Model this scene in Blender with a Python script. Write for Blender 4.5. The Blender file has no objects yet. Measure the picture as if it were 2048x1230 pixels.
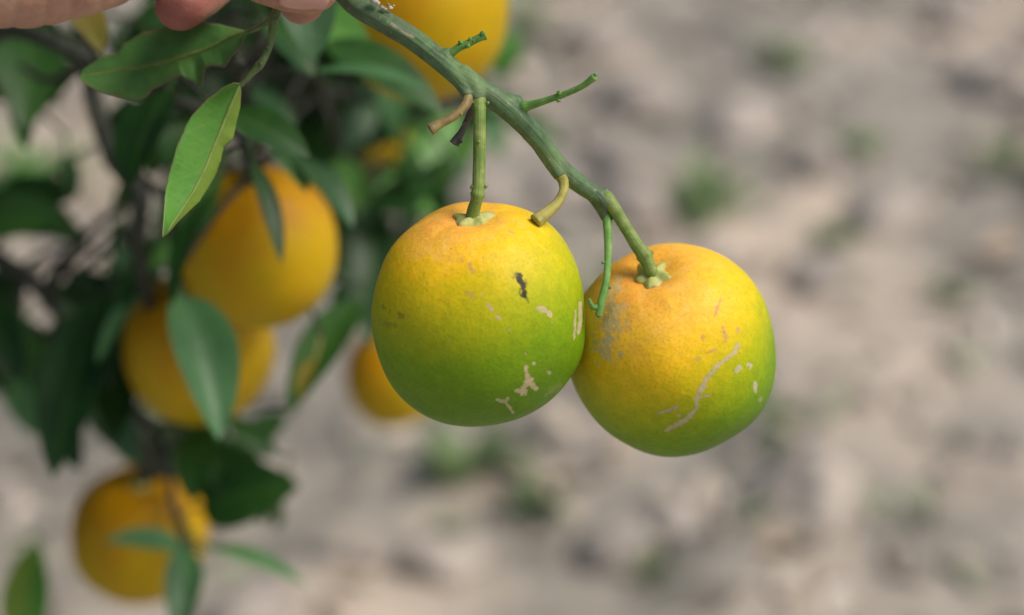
import bpy, bmesh, math, random
import numpy as np
from mathutils import Vector, Matrix, Quaternion

random.seed(7); rng = np.random.default_rng(7)
scene = bpy.context.scene
C = scene.collection

# ------------------------------------------------------------------ camera
PITCH = math.radians(30.0)
CAM_Z = 1.5
LENS, SENSOR = 55.0, 23.6
W, H = 2048.0, 1230.0
FPX = LENS / SENSOR * W
cam_d = bpy.data.cameras.new('camera'); cam = bpy.data.objects.new('camera', cam_d); C.objects.link(cam)
cam.location = (0, 0, CAM_Z); cam.rotation_euler = (math.pi/2 - PITCH, 0, 0)
cam_d.lens = LENS; cam_d.sensor_width = SENSOR; cam_d.clip_start = 0.02; cam_d.clip_end = 500
cam_d.dof.use_dof = True; cam_d.dof.focus_distance = 0.768; cam_d.dof.aperture_fstop = 3.1
cam_d.dof.aperture_blades = 9
scene.camera = cam

# ------------------------------------------------------------------ light
SUN_EL, SUN_AZ = math.radians(54), math.radians(100)     # azimuth clockwise from +Y: light comes from the right, a little from behind the camera
wd = bpy.data.worlds.new('World'); scene.world = wd; wd.use_nodes = True
nt = wd.node_tree; nt.nodes.clear()
sky = nt.nodes.new('ShaderNodeTexSky'); sky.sky_type = 'NISHITA'; sky.sun_disc = False
sky.sun_elevation = SUN_EL; sky.sun_rotation = SUN_AZ; sky.dust_density = 3.0; sky.air_density = 1.0; sky.ozone_density = 0.6
bgn = nt.nodes.new('ShaderNodeBackground'); bgn.inputs[1].default_value = 0.065
wo = nt.nodes.new('ShaderNodeOutputWorld')
nt.links.new(sky.outputs[0], bgn.inputs[0]); nt.links.new(bgn.outputs[0], wo.inputs[0])
sl = bpy.data.lights.new('sun', 'SUN'); sl.energy = 1.5; sl.angle = math.radians(30); sl.color = (1.0, 0.93, 0.82)
sun = bpy.data.objects.new('sun', sl); C.objects.link(sun)
sd = Vector((math.sin(SUN_AZ)*math.cos(SUN_EL), math.cos(SUN_AZ)*math.cos(SUN_EL), math.sin(SUN_EL)))
sun.rotation_euler = (-sd).to_track_quat('-Z', 'Y').to_euler(); sun.location = sd*20
scene.view_settings.view_transform = 'Standard'; scene.view_settings.look = 'None'
scene.view_settings.gamma = 1.0; scene.view_settings.use_curve_mapping = False
scene.view_settings.exposure = 0.85

# ------------------------------------------------------------------ helpers
RIGHT = Vector((1, 0, 0)); FWD = Vector((0, math.cos(PITCH), -math.sin(PITCH))); UP = Vector((0, math.sin(PITCH), math.cos(PITCH)))
CAM = Vector((0, 0, CAM_Z))
def at(px, py, d):
    """photo pixel + distance along the view axis -> world point"""
    return CAM + FWD*d + RIGHT*((px - W/2)*d/FPX) + UP*((H/2 - py)*d/FPX)
def on_ground(px, py, z=0.0):
    v = FWD*1.0 + RIGHT*((px - W/2)/FPX) + UP*((H/2 - py)/FPX)
    return CAM + v*((z - CAM_Z)/v.z)
def project(P):
    P = np.asarray(P, float) - np.array(CAM)
    d = P @ np.array(FWD)
    return W/2 + (P @ np.array(RIGHT))/d*FPX, H/2 - (P @ np.array(UP))/d*FPX, d
def camdir(r, u, t):
    """direction given as right / up / towards the camera"""
    return (RIGHT*r + UP*u - FWD*t).normalized()

def hash3(i, j, k, seed):
    h = (i*374761393 + j*668265263 + k*2147483647 + seed*1274126177) & 0xffffffff
    h = ((h ^ (h >> 13))*1274126177) & 0xffffffff
    return ((h ^ (h >> 16)) & 0xffff)/65535.0
def vnoise(P, scale=1.0, seed=0):
    """value noise 0..1 on an (n,3) array"""
    Q = np.asarray(P, float)*scale + 1000.0
    I = np.floor(Q).astype(np.int64); F = Q - I; F = F*F*(3 - 2*F)
    out = np.zeros(len(Q))
    for a in (0, 1):
        for b in (0, 1):
            for c in (0, 1):
                w = (F[:, 0] if a else 1-F[:, 0])*(F[:, 1] if b else 1-F[:, 1])*(F[:, 2] if c else 1-F[:, 2])
                out += w*hash3(I[:, 0]+a, I[:, 1]+b, I[:, 2]+c, seed)
    return out
def fbm(P, scale, seed=0, octv=4):
    s = 0; a = 0.5; t = 0
    for o in range(octv):
        s = s + a*vnoise(P, scale*2**o, seed+o*17); t += a; a *= 0.5
    return s/t

def mesh_obj(name, V, F, mat, parent=None, smooth=True, uv=None, col=None, origin=None):
    """V in world space; stored relative to the parent (or to origin)"""
    V = np.asarray(V, float).reshape(-1, 3)
    o0 = np.array(origin if origin is not None else (ploc(parent) if parent else V.mean(0)))
    me = bpy.data.meshes.new(name)
    me.from_pydata((V - o0).tolist(), [], [list(f) for f in F])
    finish(me, mat, smooth, uv, col)
    ob = bpy.data.objects.new(name, me); C.objects.link(ob)
    if parent:
        ob.parent = parent; ob.location = Vector(o0) - ploc(parent)
    else:
        ob.location = o0
    return ob
def finish(me, mat, smooth, uv, col):
    if smooth: me.polygons.foreach_set('use_smooth', [True]*len(me.polygons))
    li = np.zeros(len(me.loops), dtype=np.int32); me.loops.foreach_get('vertex_index', li)
    if uv is not None:
        l = me.uv_layers.new(name='UVMap'); l.data.foreach_set('uv', np.asarray(uv, np.float32)[li].ravel())
    if col is not None:
        a = me.color_attributes.new('tint', 'FLOAT_COLOR', 'POINT')
        c = np.ones((len(me.vertices), 4), np.float32); c[:, :np.asarray(col).shape[1]] = col
        a.data.foreach_set('color', c.ravel())
    if mat: me.materials.append(mat)
    me.update()
LOC = {}
def ploc(o):
    return LOC.get(o.name, Vector((0, 0, 0)))
def thing(name, label, cat, loc, group=None, kind=None):
    o = bpy.data.objects.new(name, None); C.objects.link(o); o.location = loc; LOC[o.name] = Vector(loc)
    o.empty_display_size = 0.02
    return tag(o, label, cat, group, kind)
def tag(o, label=None, cat=None, group=None, kind=None):
    if label: o['label'] = label
    if cat: o['category'] = cat
    if group: o['group'] = group
    if kind: o['kind'] = kind
    return o

def spline(P, n):
    """Catmull-Rom through rows of P (any width), n samples per span"""
    P = np.asarray(P, float)
    if len(P) == 2:
        return np.array([P[0] + (P[1]-P[0])*t for t in np.linspace(0, 1, n+1)])
    Q = np.vstack([2*P[0]-P[1], P, 2*P[-1]-P[-2]]); out = []
    for i in range(1, len(Q)-2):
        p0, p1, p2, p3 = Q[i-1], Q[i], Q[i+1], Q[i+2]
        for t in np.arange(n)/n:
            out.append(0.5*((2*p1) + (-p0+p2)*t + (2*p0-5*p1+4*p2-p3)*t*t + (-p0+3*p1-3*p2+p3)*t**3))
    out.append(P[-1]); return np.array(out)

def polyline_dist(px, py, pts):
    best = np.full(len(px), 1e9)
    P = np.array(pts, float)
    if len(P) == 1: return np.hypot(px-P[0, 0], py-P[0, 1])
    for a, b in zip(P[:-1], P[1:]):
        ab = b-a; t = np.clip(((px-a[0])*ab[0] + (py-a[1])*ab[1])/max(ab@ab, 1e-9), 0, 1)
        best = np.minimum(best, np.hypot(px-a[0]-t*ab[0], py-a[1]-t*ab[1]))
    return best

class MB:
    def __init__(s): s.V = []; s.F = []; s.UV = []
    def add(s, V, F, UV=None):
        b = len(s.V); s.V += [tuple(v) for v in V]; s.F += [tuple(b+i for i in f) for f in F]
        s.UV += [tuple(u) for u in (UV if UV is not None else [(0, 0)]*len(V))]
    def tube(s, P, R, seg=16, per=8, rough=0.0, ribs=0, seed=0, ends=0.6, knots=()):
        """tapered tube through P with radii R (metres); rough = relative unevenness; knots = (t, size, width) swellings"""
        S = spline(np.column_stack([np.array([tuple(p) for p in P]), np.array(R)]), per)
        pts, rad = S[:, :3], S[:, 3]; n = len(pts)
        T = np.gradient(pts, axis=0); T /= np.linalg.norm(T, axis=1)[:, None] + 1e-12
        a = np.cross(T[0], (0.3, 0.5, 0.81)); a /= np.linalg.norm(a)
        V = []; UV = []
        L = np.concatenate([[0], np.cumsum(np.linalg.norm(np.diff(pts, axis=0), axis=1))])
        for i in range(n):
            a = a - T[i]*np.dot(a, T[i]); a /= np.linalg.norm(a); b = np.cross(T[i], a)
            r = rad[i]
            for (kt, ks, kw) in knots:
                r *= 1 + ks*math.exp(-((i/(n-1)-kt)/kw)**2)
            for k in range(seg):
                ph = 2*math.pi*k/seg
                V.append(pts[i] + (a*math.cos(ph) + b*math.sin(ph))*r*(1 + (0.035*math.cos(ribs*ph) if ribs else 0)))
                UV.append((k/seg, L[i]))
        V = np.array(V)
        if rough:
            cen = np.repeat(pts, seg, axis=0); d = V - cen
            f = 1 + rough*2*(fbm(V, 220, seed, 3) - 0.5)
            V = cen + d*f[:, None]
        F = [(i*seg+k, i*seg+(k+1) % seg, (i+1)*seg+(k+1) % seg, (i+1)*seg+k) for i in range(n-1) for k in range(seg)]
        V = V.tolist()
        for e, ring, sgn in ((0, 0, -1), (n-1, (n-1)*seg, 1)):
            c = len(V); V.append(tuple(pts[e] + T[e]*sgn*rad[e]*ends)); UV.append((0.5, L[e]))
            for k in range(seg):
                q = (ring+k, ring+(k+1) % seg, c)
                F.append(q if sgn > 0 else q[::-1])
        s.add(V, F, UV)
    def blob(s, c, r, axis=(0, 0, 1), stretch=1.0, seg=10, rings=7, rough=0.0, seed=0):
        q = Vector(axis).normalized().to_track_quat('Z', 'Y'); V = []; F = []
        for i in range(rings+1):
            th = math.pi*i/rings
            for k in range(seg):
                ph = 2*math.pi*k/seg
                V.append(Vector(c) + q @ Vector((r*math.sin(th)*math.cos(ph), r*math.sin(th)*math.sin(ph), r*stretch*math.cos(th))))
        F = [(i*seg+k, (i+1)*seg+k, (i+1)*seg+(k+1) % seg, i*seg+(k+1) % seg) for i in range(rings) for k in range(seg)]
        A = np.array([tuple(v) for v in V])
        if rough:
            cc = np.array(tuple(c)); A = cc + (A-cc)*(1 + rough*2*(fbm(A, 1.2/r, seed, 2)-0.5))[:, None]
        s.add(A, F)
    def build(s, name, mat, parent=None, smooth=True, origin=None):
        return mesh_obj(name, s.V, s.F, mat, parent, smooth, uv=s.UV, origin=origin)

# ------------------------------------------------------------------ materials
def material(name):
    m = bpy.data.materials.new(name); m.use_nodes = True; t = m.node_tree; t.nodes.clear()
    out = t.nodes.new('ShaderNodeOutputMaterial'); b = t.nodes.new('ShaderNodeBsdfPrincipled')
    t.links.new(b.outputs[0], out.inputs[0])
    return m, t, b, out
def nd(t, kind, **kw):
    n = t.nodes.new('ShaderNode'+kind)
    for k, v in kw.items():
        if k.startswith('i_'):
            n.inputs[k[2:].replace('_', ' ')].default_value = v
        else: setattr(n, k, v)
    return n
def noise(t, src, scale, detail=4.0, rough=0.55, dist=0.0):
    n = nd(t, 'TexNoise'); n.inputs['Scale'].default_value = scale; n.inputs['Detail'].default_value = detail
    n.inputs['Roughness'].default_value = rough; n.inputs['Distortion'].default_value = dist
    t.links.new(src, n.inputs['Vector']); return n.outputs['Fac']
def ramp(t, src, stops, interp='LINEAR'):
    r = nd(t, 'ValToRGB'); r.color_ramp.interpolation = interp; e = r.color_ramp.elements
    while len(e) < len(stops): e.new(0.5)
    for i, (p, c) in enumerate(stops):
        e[i].position = p; e[i].color = (*c, 1) if len(c) == 3 else c
    t.links.new(src, r.inputs[0]); return r.outputs[0]
def mixc(t, fac, a, b, mode='MIX'):
    m = nd(t, 'Mix', data_type='RGBA', blend_type=mode)
    for s, v in ((m.inputs[0], fac), (m.inputs[6], a), (m.inputs[7], b)):
        if hasattr(v, 'links') or hasattr(v, 'is_linked'): t.links.new(v, s)
        else: s.default_value = (*v, 1) if isinstance(v, tuple) and len(v) == 3 else v
    return m.outputs[2]
def bump(t, h, strength, dist, prev=None):
    b = nd(t, 'Bump'); b.inputs['Strength'].default_value = strength; b.inputs['Distance'].default_value = dist
    t.links.new(h, b.inputs['Height'])
    if prev is not None: t.links.new(prev, b.inputs['Normal'])
    return b.outputs[0]
def objco(t): return nd(t, 'TexCoord').outputs['Object']

def peel_material(name, ramp_stops=None, rough=0.5):
    m, t, b, o = material(name); co = objco(t)
    if ramp_stops is None:
        base = nd(t, 'VertexColor', layer_name='tint').outputs[0]
    else:
        sz = nd(t, 'SeparateXYZ'); t.links.new(co, sz.inputs[0]); az = nd(t, 'Math', operation='MULTIPLY_ADD'); t.links.new(sz.outputs[2], az.inputs[0]); az.inputs[1].default_value = -9.0
        t.links.new(noise(t, co, 28, 3), az.inputs[2]); base = ramp(t, az.outputs[0], ramp_stops)
    # oil glands: tiny lighter and darker dots
    v = nd(t, 'TexVoronoi'); v.inputs['Scale'].default_value = 900; t.links.new(co, v.inputs['Vector'])
    dots = ramp(t, v.outputs['Distance'], [(0.0, (0.80, 0.80, 0.80)), (0.55, (1.06, 1.06, 1.06))])
    base = mixc(t, 0.7, base, dots, 'MULTIPLY')
    mott = ramp(t, noise(t, co, 260, 4, 0.6), [(0.3, (0.86, 0.88, 0.84)), (0.7, (1.08, 1.06, 1.1))])
    base = mixc(t, 0.8, base, mott, 'MULTIPLY')
    t.links.new(base, b.inputs['Base Color'])
    n1 = bump(t, noise(t, co, 380, 2, 0.5), 0.22, 0.0008)
    v2 = nd(t, 'TexVoronoi'); v2.inputs['Scale'].default_value = 620; t.links.new(co, v2.inputs['Vector'])
    n2 = bump(t, v2.outputs['Distance'], 0.16, 0.0005, n1)
    t.links.new(n2, b.inputs['Normal'])
    rr = nd(t, 'MapRange'); rr.inputs[3].default_value = rough-0.08; rr.inputs[4].default_value = rough+0.12
    t.links.new(noise(t, co, 90, 3), rr.inputs[0]); t.links.new(rr.outputs[0], b.inputs['Roughness'])
    b.inputs['Specular IOR Level'].default_value = 0.26
    b.inputs['Subsurface Weight'].default_value = 0.12; b.inputs['Subsurface Radius'].default_value = (0.004, 0.0025, 0.0008); b.inputs['Subsurface Scale'].default_value = 1.0
    return m

def stem_material(name, c0, c1, c2, rough=0.55, mottle=0.5, striae=True):
    m, t, b, o = material(name); co = objco(t)
    base = ramp(t, noise(t, co, 240, 5, 0.65), [(0.30, c0), (0.52, c1), (0.72, c2)])
    uv = nd(t, 'TexCoord').outputs['UV']; mp = nd(t, 'Mapping'); t.links.new(uv, mp.inputs[0]); mp.inputs['Scale'].default_value = (22, 60, 1)
    st = noise(t, mp.outputs[0], 1.0, 3, 0.6)
    base = mixc(t, 0.55, base, ramp(t, st, [(0.32, (0.62, 0.66, 0.60)), (0.5, (0.98, 0.98, 0.98)), (0.7, (1.25, 1.2, 1.2))]), 'MULTIPLY')
    spk = ramp(t, noise(t, co, 750, 2, 0.5), [(0.66, (0, 0, 0)), (0.74, (1, 1, 1))])
    base = mixc(t, spk, base, mixc(t, 0.55, base, (0.45, 0.42, 0.33)))
    drk = ramp(t, noise(t, co, 130, 5, 0.7), [(0.54, (0, 0, 0)), (0.72, (1, 1, 1))])
    f = nd(t, 'Math', operation='MULTIPLY'); t.links.new(drk, f.inputs[0]); f.inputs[1].default_value = mottle
    base = mixc(t, f.outputs[0], base, (0.075, 0.07, 0.055))
    t.links.new(base, b.inputs['Base Color'])
    n = bump(t, st, 0.5, 0.0006) if striae else None
    n = bump(t, noise(t, co, 500, 3), 0.4, 0.0004, n)
    t.links.new(n, b.inputs['Normal']); b.inputs['Roughness'].default_value = rough
    b.inputs['Specular IOR Level'].default_value = 0.35
    return m

def leaf_material(name, dark, mid, light, rib, rough=0.42, trans=0.25, spec=0.45, detail=True, side=None, brown=.482):
    m, t, b, o = material(name); co = objco(t)
    uv = nd(t, 'TexCoord').outputs['UV']; sp = nd(t, 'SeparateXYZ'); t.links.new(uv, sp.inputs[0])
    rnd = nd(t, 'ObjectInfo').outputs['Random']
    ad = nd(t, 'Math', operation='MULTIPLY_ADD'); t.links.new(noise(t, co, 45, 4, 0.6), ad.inputs[0]); ad.inputs[1].default_value = 0.8
    mr = nd(t, 'MapRange'); t.links.new(rnd, mr.inputs[0]); mr.inputs[3].default_value = -0.10; mr.inputs[4].default_value = 0.30
    if not detail: t.links.new(mr.outputs[0], ad.inputs[2])
    else: ad.inputs[2].default_value = 0.1
    base = ramp(t, ad.outputs[0], [(0.25, dark), (0.5, mid), (0.8, light)])
    # across: |v-0.5|
    sb = nd(t, 'Math', operation='SUBTRACT'); t.links.new(sp.outputs[1], sb.inputs[0]); sb.inputs[1].default_value = 0.5
    ab = nd(t, 'Math', operation='ABSOLUTE'); t.links.new(sb.outputs[0], ab.inputs[0])
    if side:
        sm = ramp(t, sp.outputs[1], [(0.40, (1, 1, 1)), (0.52, (0, 0, 0))]); sf = nd(t, 'Math', operation='MULTIPLY'); t.links.new(sm, sf.inputs[0]); sf.inputs[1].default_value = .6
        base = mixc(t, sf.outputs[0], base, side)
    # side veins: sin(u*k - |v|*m)
    mu = nd(t, 'Math', operation='MULTIPLY'); t.links.new(sp.outputs[0], mu.inputs[0]); mu.inputs[1].default_value = 58.0
    ma = nd(t, 'Math', operation='MULTIPLY_ADD'); t.links.new(ab.outputs[0], ma.inputs[0]); ma.inputs[1].default_value = -26.0; t.links.new(mu.outputs[0], ma.inputs[2])
    nz = nd(t, 'Math', operation='MULTIPLY_ADD'); t.links.new(noise(t, co, 120, 3), nz.inputs[0]); nz.inputs[1].default_value = 7.0; t.links.new(ma.outputs[0], nz.inputs[2])
    sn = nd(t, 'Math', operation='SINE'); t.links.new(nz.outputs[0], sn.inputs[0])
    vein = ramp(t, sn.outputs[0], [(0.80, (0, 0, 0)), (0.99, (1, 1, 1))])
    fv = nd(t, 'Math', operation='MULTIPLY'); t.links.new(vein, fv.inputs[0]); fv.inputs[1].default_value = 0.07
    base = mixc(t, fv.outputs[0], base, rib)
    ribm = ramp(t, ab.outputs[0], [(0.012, (1, 1, 1)), (0.05, (0, 0, 0))])
    fr = nd(t, 'Math', operation='MULTIPLY'); t.links.new(ribm, fr.inputs[0]); fr.inputs[1].default_value = 0.8
    base = mixc(t, fr.outputs[0], base, rib)
    if detail:
        spots = ramp(t, noise(t, co, 300, 2, 0.4), [(0.70, (0, 0, 0)), (0.78, (1, 1, 1))])
        fs = nd(t, 'Math', operation='MULTIPLY'); t.links.new(spots, fs.inputs[0]); fs.inputs[1].default_value = 0.55
        base = mixc(t, fs.outputs[0], base, dark)
        blot = ramp(t, noise(t, co, 85, 3, 0.5), [(0.60, (0, 0, 0)), (0.72, (1, 1, 1))])
        fb = nd(t, 'Math', operation='MULTIPLY'); t.links.new(blot, fb.inputs[0]); fb.inputs[1].default_value = 0.5
        base = mixc(t, fb.outputs[0], base, dark)
        # dry edge
        edge = ramp(t, ab.outputs[0], [(brown, (0, 0, 0)), (0.497, (1, 1, 1))])
        fe = nd(t, 'Math', operation='MULTIPLY'); t.links.new(edge, fe.inputs[0]); t.links.new(ramp(t, noise(t, co, 140, 3), [(.38, (.15, .15, .15)), (.58, (1, 1, 1))]), fe.inputs[1])
        base = mixc(t, fe.outputs[0], base, (0.22, 0.16, 0.09))
    t.links.new(base, b.inputs['Base Color'])
    h = nd(t, 'Math', operation='MULTIPLY_ADD'); t.links.new(vein, h.inputs[0]); h.inputs[1].default_value = -0.12; t.links.new(noise(t, co, 260, 3), h.inputs[2])
    t.links.new(bump(t, h.outputs[0], 0.45, 0.0005), b.inputs['Normal'])
    b.inputs['Roughness'].default_value = rough; b.inputs['Specular IOR Level'].default_value = spec
    tr = nd(t, 'BsdfTranslucent'); sat = mixc(t, 1.0, base, (1.25, 1.35, 0.45), 'MULTIPLY'); t.links.new(sat, tr.inputs[0])
    mx = nd(t, 'MixShader'); mx.inputs[0].default_value = trans
    t.links.new(b.outputs[0], mx.inputs[1]); t.links.new(tr.outputs[0], mx.inputs[2]); t.links.new(mx.outputs[0], o.inputs[0])
    return m

M = {}
M['peel'] = peel_material('half_ripe_peel')
M['peel_ripe'] = peel_material('ripe_peel', [(0.22, (0.53, 0.25, 0.0)), (0.5, (0.55, 0.34, 0.0)), (0.8, (0.46, 0.355, 0.0))])
M['stem'] = stem_material('green_bark', (0.050, 0.095, 0.045), (0.080, 0.148, 0.062), (0.135, 0.205, 0.095), mottle=0.75)
M['stalk'] = stem_material('fruit_stalk_green', (0.12, 0.20, 0.035), (0.20, 0.29, 0.06), (0.31, 0.37, 0.11), mottle=0.35)
M['shoot'] = stem_material('young_green_shoot', (0.10, 0.24, 0.05), (0.15, 0.32, 0.065), (0.22, 0.38, 0.10), mottle=0.15)
M['tan'] = stem_material('withered_stub', (0.16, 0.11, 0.05), (0.30, 0.22, 0.08), (0.34, 0.30, 0.11), mottle=0.5)
M['twig_green'] = stem_material('twig_green', (0.07, 0.11, 0.035), (0.12, 0.18, 0.055), (0.19, 0.25, 0.085), mottle=0.6)
M['ochre'] = stem_material('yellowing_stub', (0.26, 0.23, 0.045), (0.40, 0.36, 0.08), (0.46, 0.40, 0.12), mottle=0.25)
M['grey'] = stem_material('dead_grey_stub', (0.07, 0.06, 0.055), (0.11, 0.095, 0.085), (0.17, 0.15, 0.13), mottle=0.4)
M['rib'] = stem_material('leaf_rib', (0.17, 0.28, 0.06), (0.24, 0.35, 0.08), (0.30, 0.39, 0.11), mottle=0.1)
M['calyx'] = stem_material('pale_calyx', (0.34, 0.37, 0.09), (0.48, 0.49, 0.15), (0.58, 0.56, 0.23), mottle=0.2, striae=False)
M['husk'] = stem_material('white_husk', (0.26, 0.23, 0.16), (0.46, 0.42, 0.32), (0.58, 0.55, 0.46), mottle=0.6, striae=False)
M['bark'] = stem_material('dark_bark', (0.022, 0.027, 0.018), (0.036, 0.042, 0.028), (0.06, 0.062, 0.045), mottle=0.4)
M['leaf_mid'] = leaf_material('leaf_dull_green', (0.055, 0.160, 0.040), (0.105, 0.275, 0.070), (0.17, 0.32, 0.065), (0.27, 0.30, 0.07), rough=0.55, spec=0.35, brown=.43)
M['leaf_bright'] = leaf_material('leaf_bright_green', (0.055, 0.20, 0.025), (0.120, 0.335, 0.050), (0.175, 0.38, 0.055), (0.34, 0.40, 0.09), rough=0.5, spec=0.35, side=(.30, .37, .055))
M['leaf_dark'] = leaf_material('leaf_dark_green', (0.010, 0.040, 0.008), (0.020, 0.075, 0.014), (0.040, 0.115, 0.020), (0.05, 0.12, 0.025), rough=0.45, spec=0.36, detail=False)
M['leaf_glaucous'] = leaf_material('leaf_greyish_green', (0.035, 0.10, 0.035), (0.075, 0.19, 0.075), (0.11, 0.25, 0.10), (0.08, 0.19, 0.08), rough=0.45, spec=0.42, detail=False)
M['leaf_fresh'] = leaf_material('leaf_fresh_green', (0.07, 0.20, 0.03), (0.11, 0.29, 0.06), (0.16, 0.36, 0.09), (0.2, 0.36, 0.08), rough=0.42, detail=False)
M['weed_leaf'] = leaf_material('weed_leaf_green', (0.10, 0.16, 0.07), (0.17, 0.25, 0.11), (0.24, 0.31, 0.17), (0.2, 0.3, 0.12), rough=0.6, spec=.25, detail=False)
M['leaf_yellow'] = leaf_material('leaf_yellowing', (0.09, 0.13, 0.02), (0.22, 0.22, 0.04), (0.32, 0.24, 0.05), (0.33, 0.28, 0.08), rough=0.45, detail=False)

# ------------------------------------------------------------------ ground
def ground_material():
    m, t, b, o = material('dry_orchard_soil'); co = objco(t)
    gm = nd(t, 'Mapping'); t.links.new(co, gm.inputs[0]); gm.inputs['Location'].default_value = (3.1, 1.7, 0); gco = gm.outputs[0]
    big = ramp(t, noise(t, gco, 1.6, 4, 0.55, 0.4), [(0.38, (0.285, 0.268, 0.238)), (0.5, (0.405, 0.370, 0.320)), (0.60, (0.62, 0.525, 0.435))])  # broad soil tones; soft sunlight is painted in as the palest patches
    mid = ramp(t, noise(t, co, 7.0, 5, 0.6, 0.3), [(0.33, (0.68, 0.69, 0.68)), (0.5, (0.98, 0.98, 0.97)), (0.68, (1.25, 1.20, 1.15))])
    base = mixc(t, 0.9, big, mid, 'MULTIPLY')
    fine = ramp(t, noise(t, co, 60, 5, 0.7), [(0.3, (0.75, 0.75, 0.75)), (0.7, (1.2, 1.2, 1.2))])
    base = mixc(t, 0.8, base, fine, 'MULTIPLY')
    t.links.new(base, b.inputs['Base Color']); b.inputs['Roughness'].default_value = 0.95; b.inputs['Specular IOR Level'].default_value = 0.1
    n = bump(t, noise(t, co, 30, 6, 0.7), 0.8, 0.02); t.links.new(n, b.inputs['Normal'])
    return m
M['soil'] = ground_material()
def gheight(XY):
    P = np.column_stack([XY[:, 0], XY[:, 1], np.zeros(len(XY))])
    near = np.exp(-((XY[:, 0])**2 + (XY[:, 1]-2.6)**2)/60.0)
    return ((fbm(P, 2.2, 3, 4)-0.5)*0.10 + (fbm(P, 14, 9, 3)-0.5)*0.035)*near - 0.004
def build_ground():
    u = np.linspace(-1, 1, 261); g = 1.6*np.sinh(u*5.0)/np.sinh(5.0)*25 + u*1.4
    X, Y = np.meshgrid(g, g + 2.6, indexing='xy'); XY = np.column_stack([X.ravel(), Y.ravel()])
    V = np.column_stack([XY, gheight(XY)]); n = len(u)
    F = [(j*n+i, j*n+i+1, (j+1)*n+i+1, (j+1)*n+i) for j in range(n-1) for i in range(n-1)]
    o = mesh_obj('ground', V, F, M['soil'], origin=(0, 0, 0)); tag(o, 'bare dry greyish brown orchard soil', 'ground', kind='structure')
build_ground()
def gz(x, y): return float(gheight(np.array([[x, y]]))[0])

# ------------------------------------------------------------------ leaves
def leaf_shape(t):
    return np.maximum(np.sin(np.pi*np.clip(t, 0, 1)**0.88), 0)**0.72*(1 - 0.12*t)
def leaf_geo(P0, P1, width, N, fold=0.25, droop=0.08, nl=10, nw=4, twist=0.0, wave=0.0, seed=0, petiole=0.0):
    P0, P1, N = Vector(P0), Vector(P1), Vector(N)
    a = P1 - P0; L = a.length; an = a/L
    side = an.cross(N)
    if side.length < 1e-4: side = an.cross(Vector((0.3, 0.8, 0.5)))
    side.normalize(); nn = side.cross(an).normalized()
    V = []; UV = []; ph = seed*1.7
    for i in range(nl+1):
        t = i/nl; hw = 0.5*width*float(leaf_shape(np.array([t]))[0]) + 0.0004
        q = Quaternion(an, twist*(t-0.3)); s_ = q @ side; n_ = q @ nn
        c = P0 + a*t + nn*(droop*L*4*t*(1-t))
        for k in range(nw+1):
            s = -1 + 2*k/nw
            z = fold*abs(s)*hw + wave*L*math.sin(7*t + ph)*abs(s)*0.5*s
            V.append(c + s_*(s*hw) + n_*z); UV.append((t, k/nw))
    F = [(i*(nw+1)+k, i*(nw+1)+k+1, (i+1)*(nw+1)+k+1, (i+1)*(nw+1)+k) for i in range(nl) for k in range(nw)]
    V = [tuple(v) for v in V]
    if petiole:
        b = len(V); e = P0 - an*petiole + nn*petiole*0.15
        for c in (e, P0 + an*0.004):
            for k in range(4):
                p = c + (side*math.cos(k*math.pi/2) + nn*math.sin(k*math.pi/2))*0.0009; V.append(tuple(p)); UV.append((0.5, 0.5))
        F += [(b+k, b+(k+1) % 4, b+4+(k+1) % 4, b+4+k) for k in range(4)]
    return V, F, UV

# ------------------------------------------------------------------ the tree behind
TB = Vector((-1.15, 1.45, 0.0))
tree = thing('citrus_tree', 'leafy dark green citrus tree with glossy leaves and drooping twigs behind the held branch', 'tree', (TB.x, TB.y, gz(TB.x, TB.y)))
limbs = []                                   # sampled points that twigs may start from
def limb(name, P, R, mat='bark', seg=10, rough=0.12, src=True, knots=()):
    mb = MB(); mb.tube(P, R, seg=seg, per=8, rough=rough, seed=len(limbs), knots=knots); o = mb.build(name, M[mat], tree)
    if src: limbs.extend([Vector(p) for p in spline(np.array([tuple(p) for p in P]), 8)])
    return o
hub = Vector((-1.02, 1.42, 0.62))
limb('trunk', [TB + Vector((0, 0, -0.08)), TB + Vector((0.03, 0, 0.2)), TB + Vector((0.08, 0.0, 0.45)), hub], [0.085, 0.062, 0.055, 0.052], seg=16, rough=0.25, src=False)
K1 = at(-350, -350, 1.22); K2 = at(120, -190, 1.16); K3 = at(480, -120, 1.14); K4 = at(800, -160, 1.2)
limb('limb', [hub, hub + Vector((0.12, -0.05, 0.35)), K1, K2, K3, K4], [0.045, 0.034, 0.024, 0.014, 0.009, 0.005])
limb('limb', [hub, hub + Vector((-0.2, 0.15, 0.4)), Vector((-1.5, 1.8, 1.5)), Vector((-1.7, 2.0, 1.95))], [0.045, 0.035, 0.022, 0.01])
limb('limb', [hub, hub + Vector((-0.05, -0.2, 0.4)), Vector((-1.2, 0.9, 1.4)), Vector((-1.15, 0.7, 1.9))], [0.04, 0.03, 0.02, 0.01])
limb('limb', [hub, hub + Vector((0.1, 0.15, 0.5)), Vector((-0.75, 1.75, 1.6)), Vector((-0.5, 1.7, 2.05))], [0.045, 0.033, 0.02, 0.01])
limb('limb', [K1, at(-150, 100, 1.2), at(20, 60, 1.05), at(190, 125, 1.02), at(300, 190, 1.02), at(375, 212, 1.04), at(480, 215, 1.06)], [0.014, 0.008, 0.0042, 0.0038, 0.0034, 0.003, 0.0016])
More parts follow.
